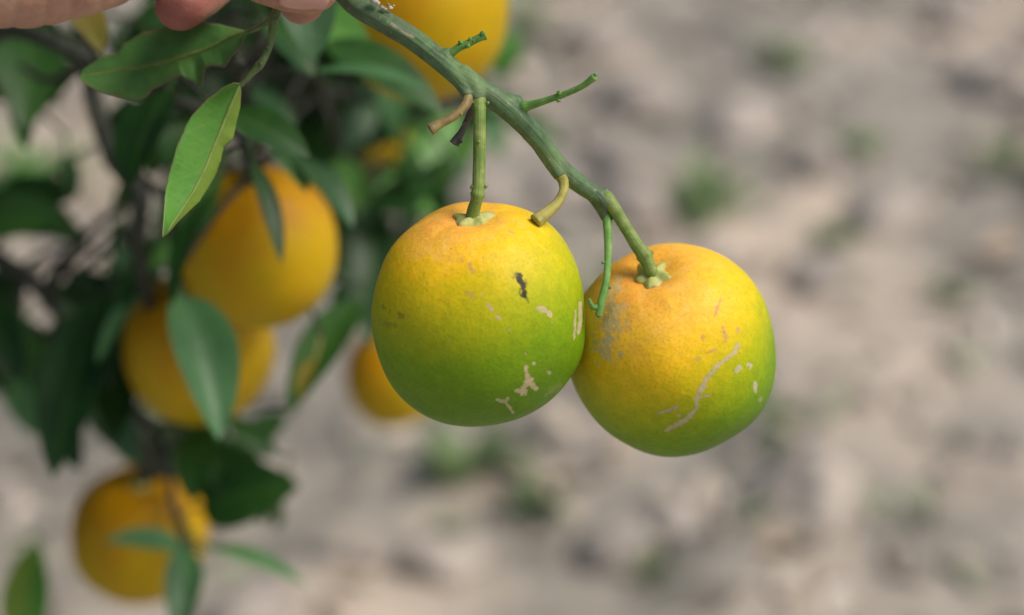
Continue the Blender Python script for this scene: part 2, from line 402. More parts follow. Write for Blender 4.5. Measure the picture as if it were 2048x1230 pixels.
limb('limb', [K2, at(170, 60, 1.12), at(190, 210, 1.12), at(235, 330, 1.1), at(280, 390, 1.09), at(275, 480, 1.09), at(290, 570, 1.1), at(310, 640, 1.12)], [0.012, 0.005, 0.0046, 0.0044, 0.0046, 0.004, 0.0036, 0.003])
limb('limb', [K1, at(-260, 300, 1.2), at(-60, 480, 1.2), at(60, 560, 1.19), at(130, 640, 1.19), at(220, 720, 1.2), at(262, 800, 1.22), at(292, 930, 1.24), at(296, 958, 1.243)], [0.016, 0.008, 0.005, 0.0044, 0.004, 0.0034, 0.003, 0.0026, 0.002])
limb('twig', [at(262, 800, 1.22), at(330, 900, 1.18), at(345, 1000, 1.175), at(372, 1095, 1.18)], [0.0026, 0.0022, 0.002, 0.0016])
limb('twig', [at(130, 640, 1.19), at(60, 700, 1.2), at(-10, 760, 1.22)], [0.003, 0.0022, 0.0014])
limb('limb', [K3, at(590, 60, 1.16), at(640, 180, 1.22), at(690, 300, 1.27), at(735, 430, 1.33), at(760, 560, 1.42), at(782, 652, 1.49)], [0.008, 0.0045, 0.004, 0.0036, 0.003, 0.0026, 0.0022])
limb('twig', [K3, at(520, 60, 1.12), at(505, 200, 1.08), at(500, 300, 1.06), at(503, 352, 1.055)], [0.006, 0.0036, 0.003, 0.0026, 0.0026])
limb('twig', [at(640, 180, 1.22), at(760, 200, 1.25), at(860, 190, 1.28), at(960, 240, 1.36)], [0.0036, 0.0028, 0.002, 0.0012])
limb('twig', [at(235, 330, 1.1), at(330, 400, 1.09), at(350, 520, 1.1), at(362, 560, 1.11)], [0.003, 0.0022, 0.0022, 0.0024])
limb('twig', [at(190, 125, 1.02), at(100, 160, 1.06), at(40, 130, 1.1)], [0.0026, 0.002, 0.0014])

limb('twig', [at(-260, 300, 1.2), at(-190, 760, 1.2), at(-70, 1150, 1.25), at(40, 1320, 1.27)], [.005, .004, .003, .002])
n_leaf = 0
def tree_leaf(P0, P1, w, N, mat, **kw):
    global n_leaf
    n_leaf += 1
    V, F, UV = leaf_geo(P0, P1, w, N, seed=n_leaf, petiole=0.010, **kw)
    o = mesh_obj('leaf', V, F, M[mat], tree, uv=UV, origin=tuple(P0))
    # a short twig to the nearest limb so that nothing hangs in the air
    q = Vector(P0) - (Vector(P1)-Vector(P0)).normalized()*0.009
    near = min(limbs, key=lambda p: (p-q).length_squared); d = (near-q).length
    if 0.006 < d < 0.30:
        mid = (near+q)/2 + Vector((0, 0, 0.10*d)) + Vector((random.uniform(-1, 1), random.uniform(-1, 1), 0))*0.06*d
        mb = MB(); mb.tube([near, mid, q], [0.0018, 0.0014, 0.001], seg=6, per=5); mb.build('twig', M['bark'], tree)
    return o
CAMV = -FWD
def hero(b, tip, w, d, mat, d2=None, n=(0, 0, 1), **kw):
    """leaf traced from the photo: base and tip pixels, width in pixels, distance"""
    d2 = d if d2 is None else d2
    N = RIGHT*n[0] + UP*n[1] - FWD*n[2]
    return tree_leaf(at(*b, d), at(*tip, d2), w*(d+d2)/2/FPX, N, mat, **kw)
D, G, FR, YL = 'leaf_dark', 'leaf_glaucous', 'leaf_fresh', 'leaf_yellow'
hero((130, 10), (203, 108), 85, .95, YL, .93, (0.4, .6, .8), fold=.5)
hero((60, 20), (50, 265), 150, 1.15, D, 1.10, (.2, .3, 1))
hero((150, 60), (20, 220), 90, 1.2, D, 1.18, (-.2, .4, 1))
hero((600, -70), (628, 120), 118, .94, G, .93, (.1, .55, .8), fold=.15)
hero((535, 40), (624, 152), 98, .97, D, .955, (.5, .2, .8))
hero((622, 146), (868, 184), 46, .97, G, .95, (0, .8, .5), fold=.3)
hero((455, 225), (620, 314), 84, .93, D, .92, (.1, .5, .9))
hero((490, 172), (592, 256), 48, 1.07, G, 1.06, (.3, .5, .7))
hero((340, 180), (258, 375), 135, 1.0, D, .98, (-.5, .3, .8))
hero((392, 215), (330, 330), 90, 1.05, D, 1.04)
hero((596, 315), (705, 455), 70, 1.01, G, 1.0, (.6, .4, .7))
hero((545, 290), (612, 385), 62, 1.03, G, 1.0, (.3, .6, .7))
hero((505, 325), (562, 524), 44, .985, D, .97, (.5, .1, .9))
hero((425, 385), (345, 610), 66, 1.02, D, 1.0, (-.6, .2, .7))
hero((440, 330), (405, 480), 60, 1.05, FR, 1.04, (-.4, .2, .8))
hero((360, 588), (438, 880), 140, 1.03, G, 1.0, (.35, .5, .8), fold=.55)
hero((312, 560), (196, 726), 52, 1.12, G, 1.08, (-.4, .6, .7))
hero((215, 590), (105, 955), 150, 1.15, D, 1.1, (-.2, .2, 1))
hero((225, 600), (225, 890), 120, 1.19, D, 1.14, (.3, .3, 1))
hero((120, 660), (330, 605), 80, 1.2, D, 1.18, (.1, .6, .8))
hero((180, 640), (60, 780), 100, 1.22, D, 1.2)
hero((130, 600), (215, 790), 95, 1.15, 'leaf_dark', 1.15, (0, .8, .6))
hero((718, 600), (578, 826), 100, 1.12, D, 1.08, (-.3, .1, .9), fold=.3)
hero((632, 715), (600, 800), 40, 1.07, YL, 1.06, (-.5, .6, .6))
hero((745, 400), (728, 660), 82, 1.25, D, 1.22, (.2, .2, 1))
hero((700, 520), (742, 700), 60, 1.3, D, 1.28, (.4, .2, 1))
hero((405, 855), (385, 1005), 88, 1.15, D, 1.12, (-.2, .2, 1))
hero((402, 1015), (598, 972), 150, 1.2, D, 1.18, (.1, .45, .85), fold=.12)
hero((400, 900), (560, 1010), 110, 1.21, D, 1.2, (.3, .3, .85), fold=.12)
hero((374, 1100), (212, 1084), 66, 1.165, G, 1.14, (-.2, .6, .7))
hero((372, 1095), (348, 1270), 80, 1.16, G, 1.13, (.3, .4, .9), fold=.4)
hero((420, 1094), (608, 1168), 42, 1.17, G, 1.15, (.1, .7, .6))
hero((452, 835), (556, 912), 46, 1.2, D, 1.2, (.2, .1, 1))
hero((340, 850), (470, 900), 70, 1.22, D, 1.22, (.2, .1, 1))
hero((50, 1300), (72, 1082), 104, 1.27, 'leaf_bright', 1.28, (-.1, .6, .8))
hero((-50, 440), (138, 430), 95, 1.15, D, 1.13, (0, .2, 1))
hero((-60, 400), (100, 470), 90, 1.2, D, 1.16, (0, .2, 1))
hero((132, 305), (142, 405), 40, 1.2, D, 1.2, (.6, .2, .8))
hero((-40, 590), (42, 765), 110, 1.2, D, 1.18, (.1, .1, 1))
hero((-50, 700), (70, 720), 90, 1.22, D, 1.2)
hero((1010, 235), (1130, 290), 60, 1.6, D, 1.6, (.2, .6, .8))
hero((985, 150), (1040, 60), 70, 1.5, FR, 1.5, (.3, .4, .8))
hero((960, 200), (1000, 320), 60, 1.55, G, 1.5, (.2, .5, .8))
hero((650, 85), (884, 228), 105, 1.0, D, .985, (.3, .5, .8), fold=.2)
hero((600, 20), (745, 112), 95, 1.02, FR, 1.0, (.2, .3, .9))
hero((735, 330), (662, 372), 60, 1.3, D, 1.28, (.2, .3, .9))
hero((700, 240), (800, 290), 60, 1.32, D, 1.3, (.2, .3, .9))
def scatter(n, x0, x1, y0, y1, d0, d1, mats, wpx=(60, 110), lpx=(130, 220), ang=(20, 160)):
    for _ in range(n):
        d = random.uniform(d0, d1); k = 1.08/d
        x, y = random.uniform(x0, x1), random.uniform(y0, y1); a = math.radians(random.uniform(*ang)); l = random.uniform(*lpx)*k
        dx, dy = math.cos(a)*l/2, math.sin(a)*l/2
        if d < 1.7 and any(polyline_dist(np.array([gx]), np.array([gy]), [(x-dx, y-dy), (x+dx, y+dy)])[0] < gr for gx, gy, gr in ((752, 318, 44), (690, 212, 26))): continue
        hero((x-dx, y-dy), (x+dx, y+dy), random.uniform(*wpx)*k, d, random.choice(mats), d + random.uniform(-.04, .03),
             (random.uniform(-.7, .7), random.uniform(-.1, .9), random.uniform(.4, 1)), fold=random.uniform(.1, .45), droop=random.uniform(.02, .12), twist=random.uniform(-.5, .5))
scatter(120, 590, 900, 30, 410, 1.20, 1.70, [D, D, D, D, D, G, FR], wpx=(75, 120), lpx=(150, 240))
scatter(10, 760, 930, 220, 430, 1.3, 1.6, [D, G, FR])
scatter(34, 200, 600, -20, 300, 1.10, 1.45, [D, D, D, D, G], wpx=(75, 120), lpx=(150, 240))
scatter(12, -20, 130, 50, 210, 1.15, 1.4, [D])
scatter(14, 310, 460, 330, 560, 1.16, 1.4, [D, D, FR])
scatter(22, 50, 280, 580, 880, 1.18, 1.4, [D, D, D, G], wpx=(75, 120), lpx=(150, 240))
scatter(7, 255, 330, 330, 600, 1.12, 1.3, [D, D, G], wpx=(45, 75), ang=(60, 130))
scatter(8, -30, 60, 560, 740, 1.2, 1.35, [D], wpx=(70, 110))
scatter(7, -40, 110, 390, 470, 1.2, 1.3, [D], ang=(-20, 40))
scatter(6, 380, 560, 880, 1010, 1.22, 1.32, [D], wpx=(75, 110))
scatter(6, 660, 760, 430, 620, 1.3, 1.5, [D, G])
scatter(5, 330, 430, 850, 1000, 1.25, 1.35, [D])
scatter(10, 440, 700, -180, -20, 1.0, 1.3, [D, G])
# the rest of the crown, out of frame to the left and above: too many leaves to count
def crown_rest():
    mb = MB(); cen = np.array([-1.2, 1.65, 1.6]); rad = np.array([1.35, 1.35, 1.0]); k = 0
    while k < 9000:
        p = rng.normal(size=3); p /= np.linalg.norm(p); p = cen + p*rad*rng.uniform(0.25, 1.0)**0.5
        if p[2] < 0.55: continue
        x, y, d = project(p[None])
        if d[0] < 0.35: continue
        if -160 < x[0] < W+400 and -190 < y[0] < H+200: continue
        if p[0] > -0.12 and p[1] < 1.2: continue
        if fbm(p[None], 4.0, 31, 2)[0] < 0.42: continue
        L = rng.uniform(.05, .085); a = rng.normal(size=3) + np.array([0, 0, -.5]); a /= np.linalg.norm(a)
        Nn = rng.normal(size=3)*.6 + np.array([0, 0, 1.0])
        V, F, UV = leaf_geo(p, p + a*L, L*rng.uniform(.4, .52), Nn, fold=.25, droop=.08, nl=5, nw=2)
        mb.add(V, F, UV); k += 1
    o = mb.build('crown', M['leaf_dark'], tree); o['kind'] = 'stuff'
crown_rest()

# ------------------------------------------------------------------ oranges
def lerp_ramp(t, stops):
    xs = [s[0] for s in stops]; return np.column_stack([np.interp(t, xs, [s[1][c] for s in stops]) for c in range(3)])

def orange_shape(cen, axis, R, Rz, nlat, nlon, seed, dimple=0.0045):
    ax = Vector(axis).normalized(); q = ax.to_track_quat('Z', 'Y')
    th = np.linspace(0, math.pi, nlat+1); ph = np.linspace(0, 2*math.pi, nlon, endpoint=False)
    TH, PH = np.meshgrid(th, ph, indexing='ij'); TH, PH = TH.ravel(), PH.ravel()
    n = np.column_stack([np.sin(TH)*np.cos(PH), np.sin(TH)*np.sin(PH), np.cos(TH)])
    ct, st = np.cos(TH), np.sin(TH)
    e = 2.12
    r = 1/((np.abs(st)/R)**e + (np.abs(ct)/Rz)**e)**(1/e)
    r = r + 0.0016*(fbm(n + seed*3.1, 1.3, seed, 2)-0.5)*2*np.clip(st*2, 0, 1)
    dm = np.exp(-(TH/0.24)**2)
    r = r - dimple*dm
    r = r - 0.00028*np.exp(-((TH-0.36)/0.16)**2)*(0.5+0.5*np.cos(PH*7 + 9*fbm(n, 2.5, seed+5, 2)))     # creases round the calyx
    r = r - 0.0012*np.exp(-((math.pi-TH)/0.12)**2)
    Rm = np.array(q.to_matrix()); V = (n*r[:, None]) @ Rm.T + np.array(tuple(cen)); nw = n @ Rm.T
    F = [(i*nlon+k, (i+1)*nlon+k, (i+1)*nlon+(k+1) % nlon, i*nlon+(k+1) % nlon) for i in range(nlat) for k in range(nlon)]
    top = Vector(cen) + ax*(Rz - dimple)
    return V, F, n, nw, top, ax, q
def calyx(parent, top, ax, q, R, seed, mat, nlob=5):
    mb = MB(); nr, ns = 7, 60; V = []; random.seed(seed); ph0 = random.uniform(0, 6)
    for i in range(nr+1):
        t = i/nr
        for k in range(ns):
            ph = 2*math.pi*k/ns
            lob = 0.80 + 0.20*(1-abs(math.sin(nlob*(ph+ph0)/2)))**1.6 + 0.12*math.sin(2*ph+seed) + 0.06*math.sin(9*ph+seed*2)
            r = R*t*(lob if t > .5 else (lob-1)*t*2*1.0+1)
            z = 0.0026*(1-t**3) + 0.0007*math.sin(nlob*(ph+ph0)+1)*t + 0.0016*t*t
            V.append(top + q @ Vector((r*math.cos(ph), r*math.sin(ph), z)))
    n1 = len(V)
    for k in range(ns):
        v = V[nr*ns+k]; V.append(v - ax*0.0030 - (v-top)*.12)
    F = [(i*ns+k, (i+1)*ns+k, (i+1)*ns+(k+1) % ns, i*ns+(k+1) % ns) for i in range(nr) for k in range(ns)]
    F += [(nr*ns+k, n1+k, n1+(k+1) % ns, nr*ns+(k+1) % ns) for k in range(ns)]
    mb.add(V, F); return mb.build('calyx', M[mat], parent)

O_G = 'oranges hanging among the leaves'
def half_ripe(label, cpx, d, axis_cam, rpx, rzpx, seed, colour_fn, scars):
    cen = at(*cpx, d); R, Rz = rpx*d/FPX, rzpx*d/FPX
    V, F, n, nw, top, ax, q = orange_shape(cen, camdir(*axis_cam), R, Rz, 380, 520, seed)
    t = thing('orange', label, 'orange', cen - Vector((0, 0, R)), 'half ripe oranges on the held branch')
    cr, cu, ct = nw @ np.array(RIGHT), nw @ np.array(UP), nw @ -np.array(FWD)
    lat = n[:, 2]
    col = colour_fn(lat, cr, cu, ct, V)
    px, py, dd = project(V); front = ct > -0.05
    f1 = fbm(V, 900, seed+3, 3); f2 = fbm(V, 420, seed+8, 3)
    for pts, w, c, op, rag in scars:
        dist = polyline_dist(px, py, pts)
        edge = w*(1 + rag*3.2*(f1-0.5) + rag*2.2*(f2-0.5))
        m = np.clip((edge - dist)/1.6 + 0.5, 0, 1)*op*front
        halo = np.clip(1.25 - np.abs(dist-edge)/2.2, 0, 1)*0.14*front*(op > .6)
        col = col*(1 - 0.5*halo[:, None]); col = col*(1-m[:, None]) + np.array(c)*m[:, None]
    mesh_obj('peel', V, F, M['peel'], t, col=col, origin=tuple(cen))
    calyx(t, top, ax, q, 0.0072, seed, 'calyx')
    return t, top, ax
TAN, DRK, PNK = (.54, .445, .24), (.022, .018, .014), (.62, .33, .13)
OR, YO, YE, YG, GR, DG = (.97, .52, .05), (.95, .56, .010), (.70, .53, .003), (.43, .45, .002), (.20, .335, .003), (.125, .255, .004)
def streaks(c, lat, V, top1_seed=0):
    k = np.clip((lat-.62)/.25, 0, 1)*np.clip((fbm(V*np.array([1, 1, .35]), 330, top1_seed, 3)-.52)*6, 0, 1)*.16
    return c*(1-k[:, None]) + np.array((.95, .66, .22))*k[:, None]
def col1(lat, cr, cu, ct, V):
    g = lat + 0.22*(fbm(V, 42, 5, 3)-0.5) + 0.10*(fbm(V, 300, 6, 3)-0.5)*2 - 0.17*np.clip(cr, -.6, 1) + 0.0*cu
    c = lerp_ramp(g, [(-0.50, DG), (0.0, GR), (0.38, YG), (0.68, YE), (0.85, YO), (0.96, OR), (1.1, (.88, .40, .06))])
    return streaks(c, lat, V, top1_seed=3)
def col2(lat, cr, cu, ct, V):
    g = lat + 0.24*(fbm(V, 40, 15, 3)-0.5) + 0.12*(fbm(V, 300, 16, 3)-0.5)*2 - 0.30*np.clip(cr-0.05, -.2, 1)
    return streaks(*(lerp_ramp(g, [(-0.74, DG), (-0.28, GR), (0.12, YG), (0.38, YE), (0.64, YO), (0.90, OR), (1.1, (.88, .38, .05))]), lat, V), top1_seed=9)
sc1 = [([(1039, 553), (1046, 576), (1048, 590)], 6.2, DRK, .95, .6), ([(1050, 590), (1056, 602)], 3, DRK, .45, 1.2), ([(1036, 552), (1052, 566)], 5, DRK, .35, 1.2),
       ([(1080, 616), (1094, 624), (1101, 631)], 5.5, TAN, .95, .7), ([(1104, 645)], 2.5, TAN, .9, .5),
       ([(1161, 606), (1161, 640), (1157, 666)], 3.6, TAN, .95, .3), ([(1151, 620), (1150, 650), (1148, 678)], 2.2, TAN, .85, .9),
       ([(1052, 738), (1056, 758), (1046, 787)], 6.0, TAN, .95, .75), ([(1056, 762), (1070, 775)], 5, TAN, .95, .9), ([(1034, 781)], 4, TAN, .9, .8),
       ([(993, 799), (1011, 805), (1026, 824)], 3.0, TAN, .8, .5), ([(1011, 805), (1016, 797)], 2.5, TAN, .8, .5),
       ([(977, 610), (984, 619)], 3.2, TAN, .85, .6), ([(993, 632), (1000, 637)], 2.6, TAN, .8, .6), ([(937, 584), (946, 594)], 2.6, PNK, .7, .9), ([(940, 528), (946, 542)], 3.6, PNK, .75, .9),
       ([(1019, 660)], 3, TAN, .5, .6), ([(1052, 709)], 3.2, TAN, .8, .8), ([(1068, 726)], 3, TAN, .9, .6), ([(1098, 745)], 3, TAN, .6, .8), ([(922, 518), (925, 522)], 2, PNK, .7, .8), ([(902, 498)], 1.8, DRK, .5, .6), ([(854, 566)], 1.8, PNK, .7, .6), ([(966, 515)], 2, PNK, .6, .6), ([(900, 680)], 1.6, TAN, .6, .4), ([(965, 590)], 2, TAN, .6, .6),
       ([(1020, 462), (1030, 466)], 2.2, PNK, .6, .8), ([(767, 614), (776, 620)], 4, DRK, .35, 1.3), ([(798, 630), (806, 634)], 4.5, DRK, .35, 1.3), ([(765, 646), (792, 650)], 5, DRK, .25, 1.4), ([(1120, 770), (1090, 790)], 5, TAN, .18, 1.2)]
sc2 = [([(1238, 562), (1222, 590), (1216, 635), (1214, 668), (1212, 696)], 11, (.66, .48, .21), .8, 1.1), ([(1218, 640), (1208, 690)], 20, (.66, .48, .21), .75, 1.5), ([(1212, 640), (1222, 610)], 6, (.42, .30, .14), .55, .8),
       ([(1190, 682), (1236, 676)], 4.5, TAN, .8, 1.3), ([(1200, 652), (1240, 645)], 4, TAN, .7, 1.4), ([(1243, 706), (1240, 715)], 3.5, TAN, .8, .8), ([(1252, 615)], 4, TAN, .4, 1.2),
       ([(1476, 690), (1471, 703), (1450, 720), (1434, 733), (1413, 757), (1400, 780), (1393, 797), (1393, 818), (1369, 842), (1332, 861)], 4.4, TAN, .88, .6),
       ([(1420, 748), (1398, 790)], 4.5, TAN, .7, .8), ([(1316, 827), (1340, 820), (1356, 813)], 2.6, TAN, .8, .8), ([(1396, 796), (1421, 790)], 1.8, TAN, .8, .5), ([(1360, 830)], 3.2, TAN, .7, .8),
       ([(1473, 743), (1481, 733)], 4, (.55, .50, .30), .9, .7), ([(1499, 731)], 5, (.55, .50, .30), .9, .6), ([(1511, 768), (1510, 782)], 4.4, (.55, .50, .30), .9, .5), ([(1522, 798)], 4, (.5, .45, .25), .5, .9), ([(1476, 661)], 4, PNK, .8, .8),
       ([(1430, 630), (1435, 612), (1442, 600)], 2.8, PNK, .85, .8), ([(1446, 655), (1452, 670), (1450, 682)], 3, PNK, .85, .8), ([(1407, 674)], 4, PNK, .85, .7), ([(1415, 705), (1432, 700)], 2.6, PNK, .7, 1.0), ([(1395, 716)], 3, PNK, .6, 1.0), ([(1360, 592)], 3.2, PNK, .5, .8), ([(1420, 540)], 3, PNK, .5, .9)]
orange1, top1, ax1 = half_ripe('half green half orange citrus fruit with a black smudge, hanging from the straight upright stalk', (957, 628), .785, (-.045, .91, .42), 213, 225, 1, col1, sc1)
orange2, top2, ax2 = half_ripe('yellow and green citrus fruit with a long pale scratch, hanging from the branch tip', (1346, 701), .8065, (-.25, .76, .60), 206, 213, 2, col2, sc2)

def ripe(label, cpx, d, axis_cam, R, Rz, seed):
    cen = at(*cpx, d); V, F, n, nw, top, ax, q = orange_shape(cen, camdir(*axis_cam), R, Rz, 48, 72, seed)
    t = thing('orange', label, 'orange', cen - Vector((0, 0, R)), O_G)
    mesh_obj('peel', V, F, M['peel_ripe'], t, origin=tuple(cen)); calyx(t, top, ax, q, 0.006, seed, 'calyx')
    return top, ax
rt = {}
rt['A'] = ripe('large ripe orange with a narrow dark leaf lying down its front', (517, 496), 1.075, (-.05, .88, .47), .0358, .0365, 11)
rt['B'] = ripe('ripe orange half covered by a broad grey green leaf', (398, 694), 1.135, (-.1, .88, .47), .0358, .037, 12)
rt['C'] = ripe('ripe orange hanging lowest on the tree behind crossed leaves', (279, 1070), 1.26, (.08, .86, .5), .0362, .0352, 13)
rt['D'] = ripe('small deep orange fruit peeping out behind the black smudged fruit', (788, 750), 1.5, (0, .88, .47), .0308, .033, 14)
rt['E'] = ripe('big ripe orange right behind the top of the green branch', (842, 14), 1.06, (-.1, .88, .47), .0392, .0415, 15)
rt['F'] = ripe('yellow orange mostly hidden deep inside the foliage', (722, 268), 1.5, (0, .88, .47), .031, .032, 16)
def stalk_to(k, P, R):
    top, ax = rt[k]; P = list(P) + [top + ax*0.02, top + ax*0.0005]; limb('fruit_stalk', P, list(R) + [.0022, .0024], src=False)
stalk_to('A', [at(503, 320, 1.058)], [.0024]); stalk_to('B', [at(350, 520, 1.1)], [.002]); stalk_to('C', [at(285, 900, 1.235)], [.0024])
stalk_to('D', [at(760, 560, 1.42)], [.0024]); stalk_to('E', [K4, at(830, -190, 1.1)], [.004, .003]); stalk_to('F', [at(700, 150, 1.42), at(640, 180, 1.22)][::-1], [.003, .0025])

# ------------------------------------------------------------------ the held branch
branch = thing('fruiting_branch', 'green citrus branch with broken stubs carrying the two half ripe fruits', 'branch', at(1040, 235, .775))
bp = [(560, -420, .88), (640, -210, .82), (652, -90, .795), (700, -4, .784), (762, 40, .778), (822, 76, .776), (882, 122, .774), (938, 166, .773), (985, 194, .773), (1035, 236, .775), (1078, 282, .778), (1116, 332, .781), (1158, 368, .784), (1190, 390, .786), (1204, 410, .787)]
br = [.0048, .0044, .0040, .0036, .0034, .0033, .0032, .0033, .0034, .0032, .0030, .0029, .0028, .0026, .0022]
def remeshed(mb, voxel, it):
    """one smooth continuous skin over overlapping tubes"""
    me = bpy.data.meshes.new('raw'); me.from_pydata(mb.V, [], [list(f) for f in mb.F]); me.update()
    ob = bpy.data.objects.new('raw', me); C.objects.link(ob)
    m1 = ob.modifiers.new('r', 'REMESH'); m1.mode = 'VOXEL'; m1.voxel_size = voxel
    m2 = ob.modifiers.new('s', 'SMOOTH'); m2.factor = .5; m2.iterations = it
    ev = bpy.data.meshes.new_from_object(ob.evaluated_get(bpy.context.evaluated_depsgraph_get()))
    V = np.zeros(len(ev.vertices)*3); ev.vertices.foreach_get('co', V); N = np.zeros(len(ev.vertices)*3); ev.vertices.foreach_get('normal', N)
    F = [tuple(p.vertices) for p in ev.polygons]; bpy.data.objects.remove(ob)
    return V.reshape(-1, 3), N.reshape(-1, 3), F
def build_stem():
    mb = MB(); mb.tube([at(*p) for p in bp], [q*1.09 for q in br], seg=24, per=8)
    flares = [([(890, 130, .773), (922, 164, .771), (936, 192, .769)], [.0030, .0027, .0019]), ([(920, 145, .773), (948, 172, .7715), (957, 200, .7705)], [.0034, .0035, .0026]),
              ([(1000, 202, .774), (1026, 203, .774), (1041, 196, .7738)], [.0028, .0026, .0012]), ([(1015, 218, .774), (1036, 216, .7742), (1050, 212, .773)], [.0026, .0024, .0018]),
              ([(1085, 295, .779), (1108, 328, .780), (1122, 354, .779)], [.0029, .0030, .0021]), ([(1170, 378, .785), (1200, 388, .7855), (1215, 380, .785)], [.0026, .0024, .0009]),
              ([(1185, 388, .786), (1206, 400, .7855), (1218, 410, .7855)], [.0028, .0027, .0024]), ([(1186, 388, .786), (1206, 418, .787), (1214, 438, .787)], [.0026, .0024, .0019]), ([(1204, 420, .787), (1224, 438, .787)], [.0018, .0011]),
              ([(875, 118, .774), (894, 108, .7735), (904, 103, .773)], [.0026, .0022, .0015])]
    for P, R in flares: mb.tube([at(*p) for p in P], R, seg=16, per=5)
    V, N, F = remeshed(mb, .0005, 4)
    S = spline(np.array([tuple(at(*p)) for p in bp]), 12); L = np.concatenate([[0], np.cumsum(np.linalg.norm(np.diff(S, axis=0), axis=1))])
    k = np.array([np.argmin(((S - v)**2).sum(1)) for v in V]); T = np.gradient(S, axis=0); T /= np.linalg.norm(T, axis=1)[:, None]
    Tk = T[k]; n0 = -np.array(FWD) - Tk*(Tk @ -np.array(FWD))[:, None]; n0 /= np.linalg.norm(n0, axis=1)[:, None]; b0 = np.cross(Tk, n0); d = V - S[k]
    ang = np.arctan2((d*b0).sum(1), (d*n0).sum(1)); Lk = L[k] + (d*Tk).sum(1)
    ridge = np.column_stack([np.cos(ang)*2.2, np.sin(ang)*2.2, Lk*9])
    V = V + N*(.00030*(fbm(ridge, 2.0, 5, 3)-.5)*2 + .00006*(fbm(V, 900, 8, 2)-.5)*2)[:, None]
    px, py, dd = project(V)
    scar = np.clip(1.3 - polyline_dist(px, py, [(782, 47), (800, 58), (826, 74)])/2.6 + 1.5*(fbm(V, 900, 2, 2)-.5), 0, 1)
    scar = np.maximum(scar, np.clip(1.2 - polyline_dist(px, py, [(1217, 384), (1219, 392)])/3.5, 0, 1))
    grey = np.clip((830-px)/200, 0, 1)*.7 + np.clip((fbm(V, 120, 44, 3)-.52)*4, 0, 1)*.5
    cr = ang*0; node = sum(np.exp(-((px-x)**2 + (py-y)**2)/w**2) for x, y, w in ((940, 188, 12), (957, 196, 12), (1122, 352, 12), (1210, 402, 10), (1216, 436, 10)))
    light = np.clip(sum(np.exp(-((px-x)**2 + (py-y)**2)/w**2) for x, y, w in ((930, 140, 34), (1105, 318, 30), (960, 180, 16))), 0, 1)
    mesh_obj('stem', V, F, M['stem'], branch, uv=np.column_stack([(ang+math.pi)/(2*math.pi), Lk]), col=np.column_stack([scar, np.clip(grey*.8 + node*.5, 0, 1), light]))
M['stem'] = stem_material('green_bark', (0.060, 0.115, 0.050), (0.098, 0.180, 0.072), (0.15, 0.235, 0.10), mottle=0.5)
t_ = M['stem'].node_tree; b_ = t_.nodes['Principled BSDF']; src = b_.inputs['Base Color'].links[0].from_socket
sc_ = nd(t_, 'SeparateColor'); t_.links.new(nd(t_, 'VertexColor', layer_name='tint').outputs[0], sc_.inputs[0])
gf = nd(t_, 'Math', operation='MULTIPLY'); t_.links.new(sc_.outputs[1], gf.inputs[0]); gf.inputs[1].default_value = .75
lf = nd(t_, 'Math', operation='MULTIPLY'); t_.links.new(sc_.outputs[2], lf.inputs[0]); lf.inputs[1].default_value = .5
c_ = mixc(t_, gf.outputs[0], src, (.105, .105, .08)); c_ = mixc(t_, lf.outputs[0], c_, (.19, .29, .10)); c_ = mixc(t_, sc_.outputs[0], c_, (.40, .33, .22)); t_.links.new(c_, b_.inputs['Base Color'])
build_stem()
def part_tube(name, P, R, mat, knots=(), bumps=(), rough=.08, seg=18, **kw):
    m_ = MB(); m_.tube([at(*p) if len(p) == 3 and p[0] > 5 else p for p in P], R, seg=seg, per=12, rough=rough, seed=int(R[0]*1e6), knots=knots, **kw)
    for p, r in bumps: m_.blob(at(*p), r, stretch=1.2, axis=camdir(.3, .3, .9), rough=.4, seed=int(p[1]), seg=8, rings=6)
    return m_.build(name, M[mat], branch)
t1 = tuple(top1); t2 = tuple(top2)
part_tube('fruit_stalk', [(956, 188, .7725), (957.5, 200, .7708), (959, 240, .7685), (959, 300, .768), (958, 352, .7675), (955, 392, .7672), top1 + ax1*.003, top1 - ax1*.001], [.0022, .0023, .0021, .0021, .0021, .00205, .0022, .0026], 'stalk',
          knots=[(.70, .22, .018), (.76, -.06, .03), (.15, .12, .05)], bumps=[((945, 374, .7670), .0008), ((971, 372, .7670), .0009), ((957, 284, .7659), .0006), ((975, 206, .769), .0006), ((946, 205, .769), .0006)])
part_tube('fruit_stalk', [(1203, 392, .786), (1222, 408, .7855), (1246, 446, .7855), (1272, 488, .7855), (1289, 512, .785), top2 + ax2*.0035, top2 - ax2*.001], [.0024, .0023, .0021, .00215, .0024, .0023, .0028], 'stalk',
          knots=[(.66, .16, .04), (.08, .2, .04)], bumps=[((1258, 452, .7850), .0009), ((1280, 506, .785), .0009), ((1302, 506, .785), .0009)])
part_tube('side_twig', [(1214, 430, .787), (1216, 470, .784), (1216, 520, .780), (1212, 565, .776), (1203, 602, .7745), (1197, 632, .7745)], [.0017, .0014, .00125, .00125, .0013, .0011], 'shoot', bumps=[((1206, 525, .779), .0006), ((1219, 575, .7755), .0007)])
part_tube('side_twig', [(1206, 596, .775), (1196, 612, .7745), (1186, 614, .774), (1178, 598, .7735)], [.0011, .0010, .0009, .0005], 'shoot', seg=12)
part_tube('broken_stub', [(934, 184, .7705), (936, 194, .7692), (930, 212, .7675), (908, 232, .7665), (882, 246, .766), (860, 259, .7655)], [.0018, .0017, .0015, .0014, .0016, .0019], 'tan', rough=.14, ends=.15, bumps=[((921, 228, .766), .0006)])
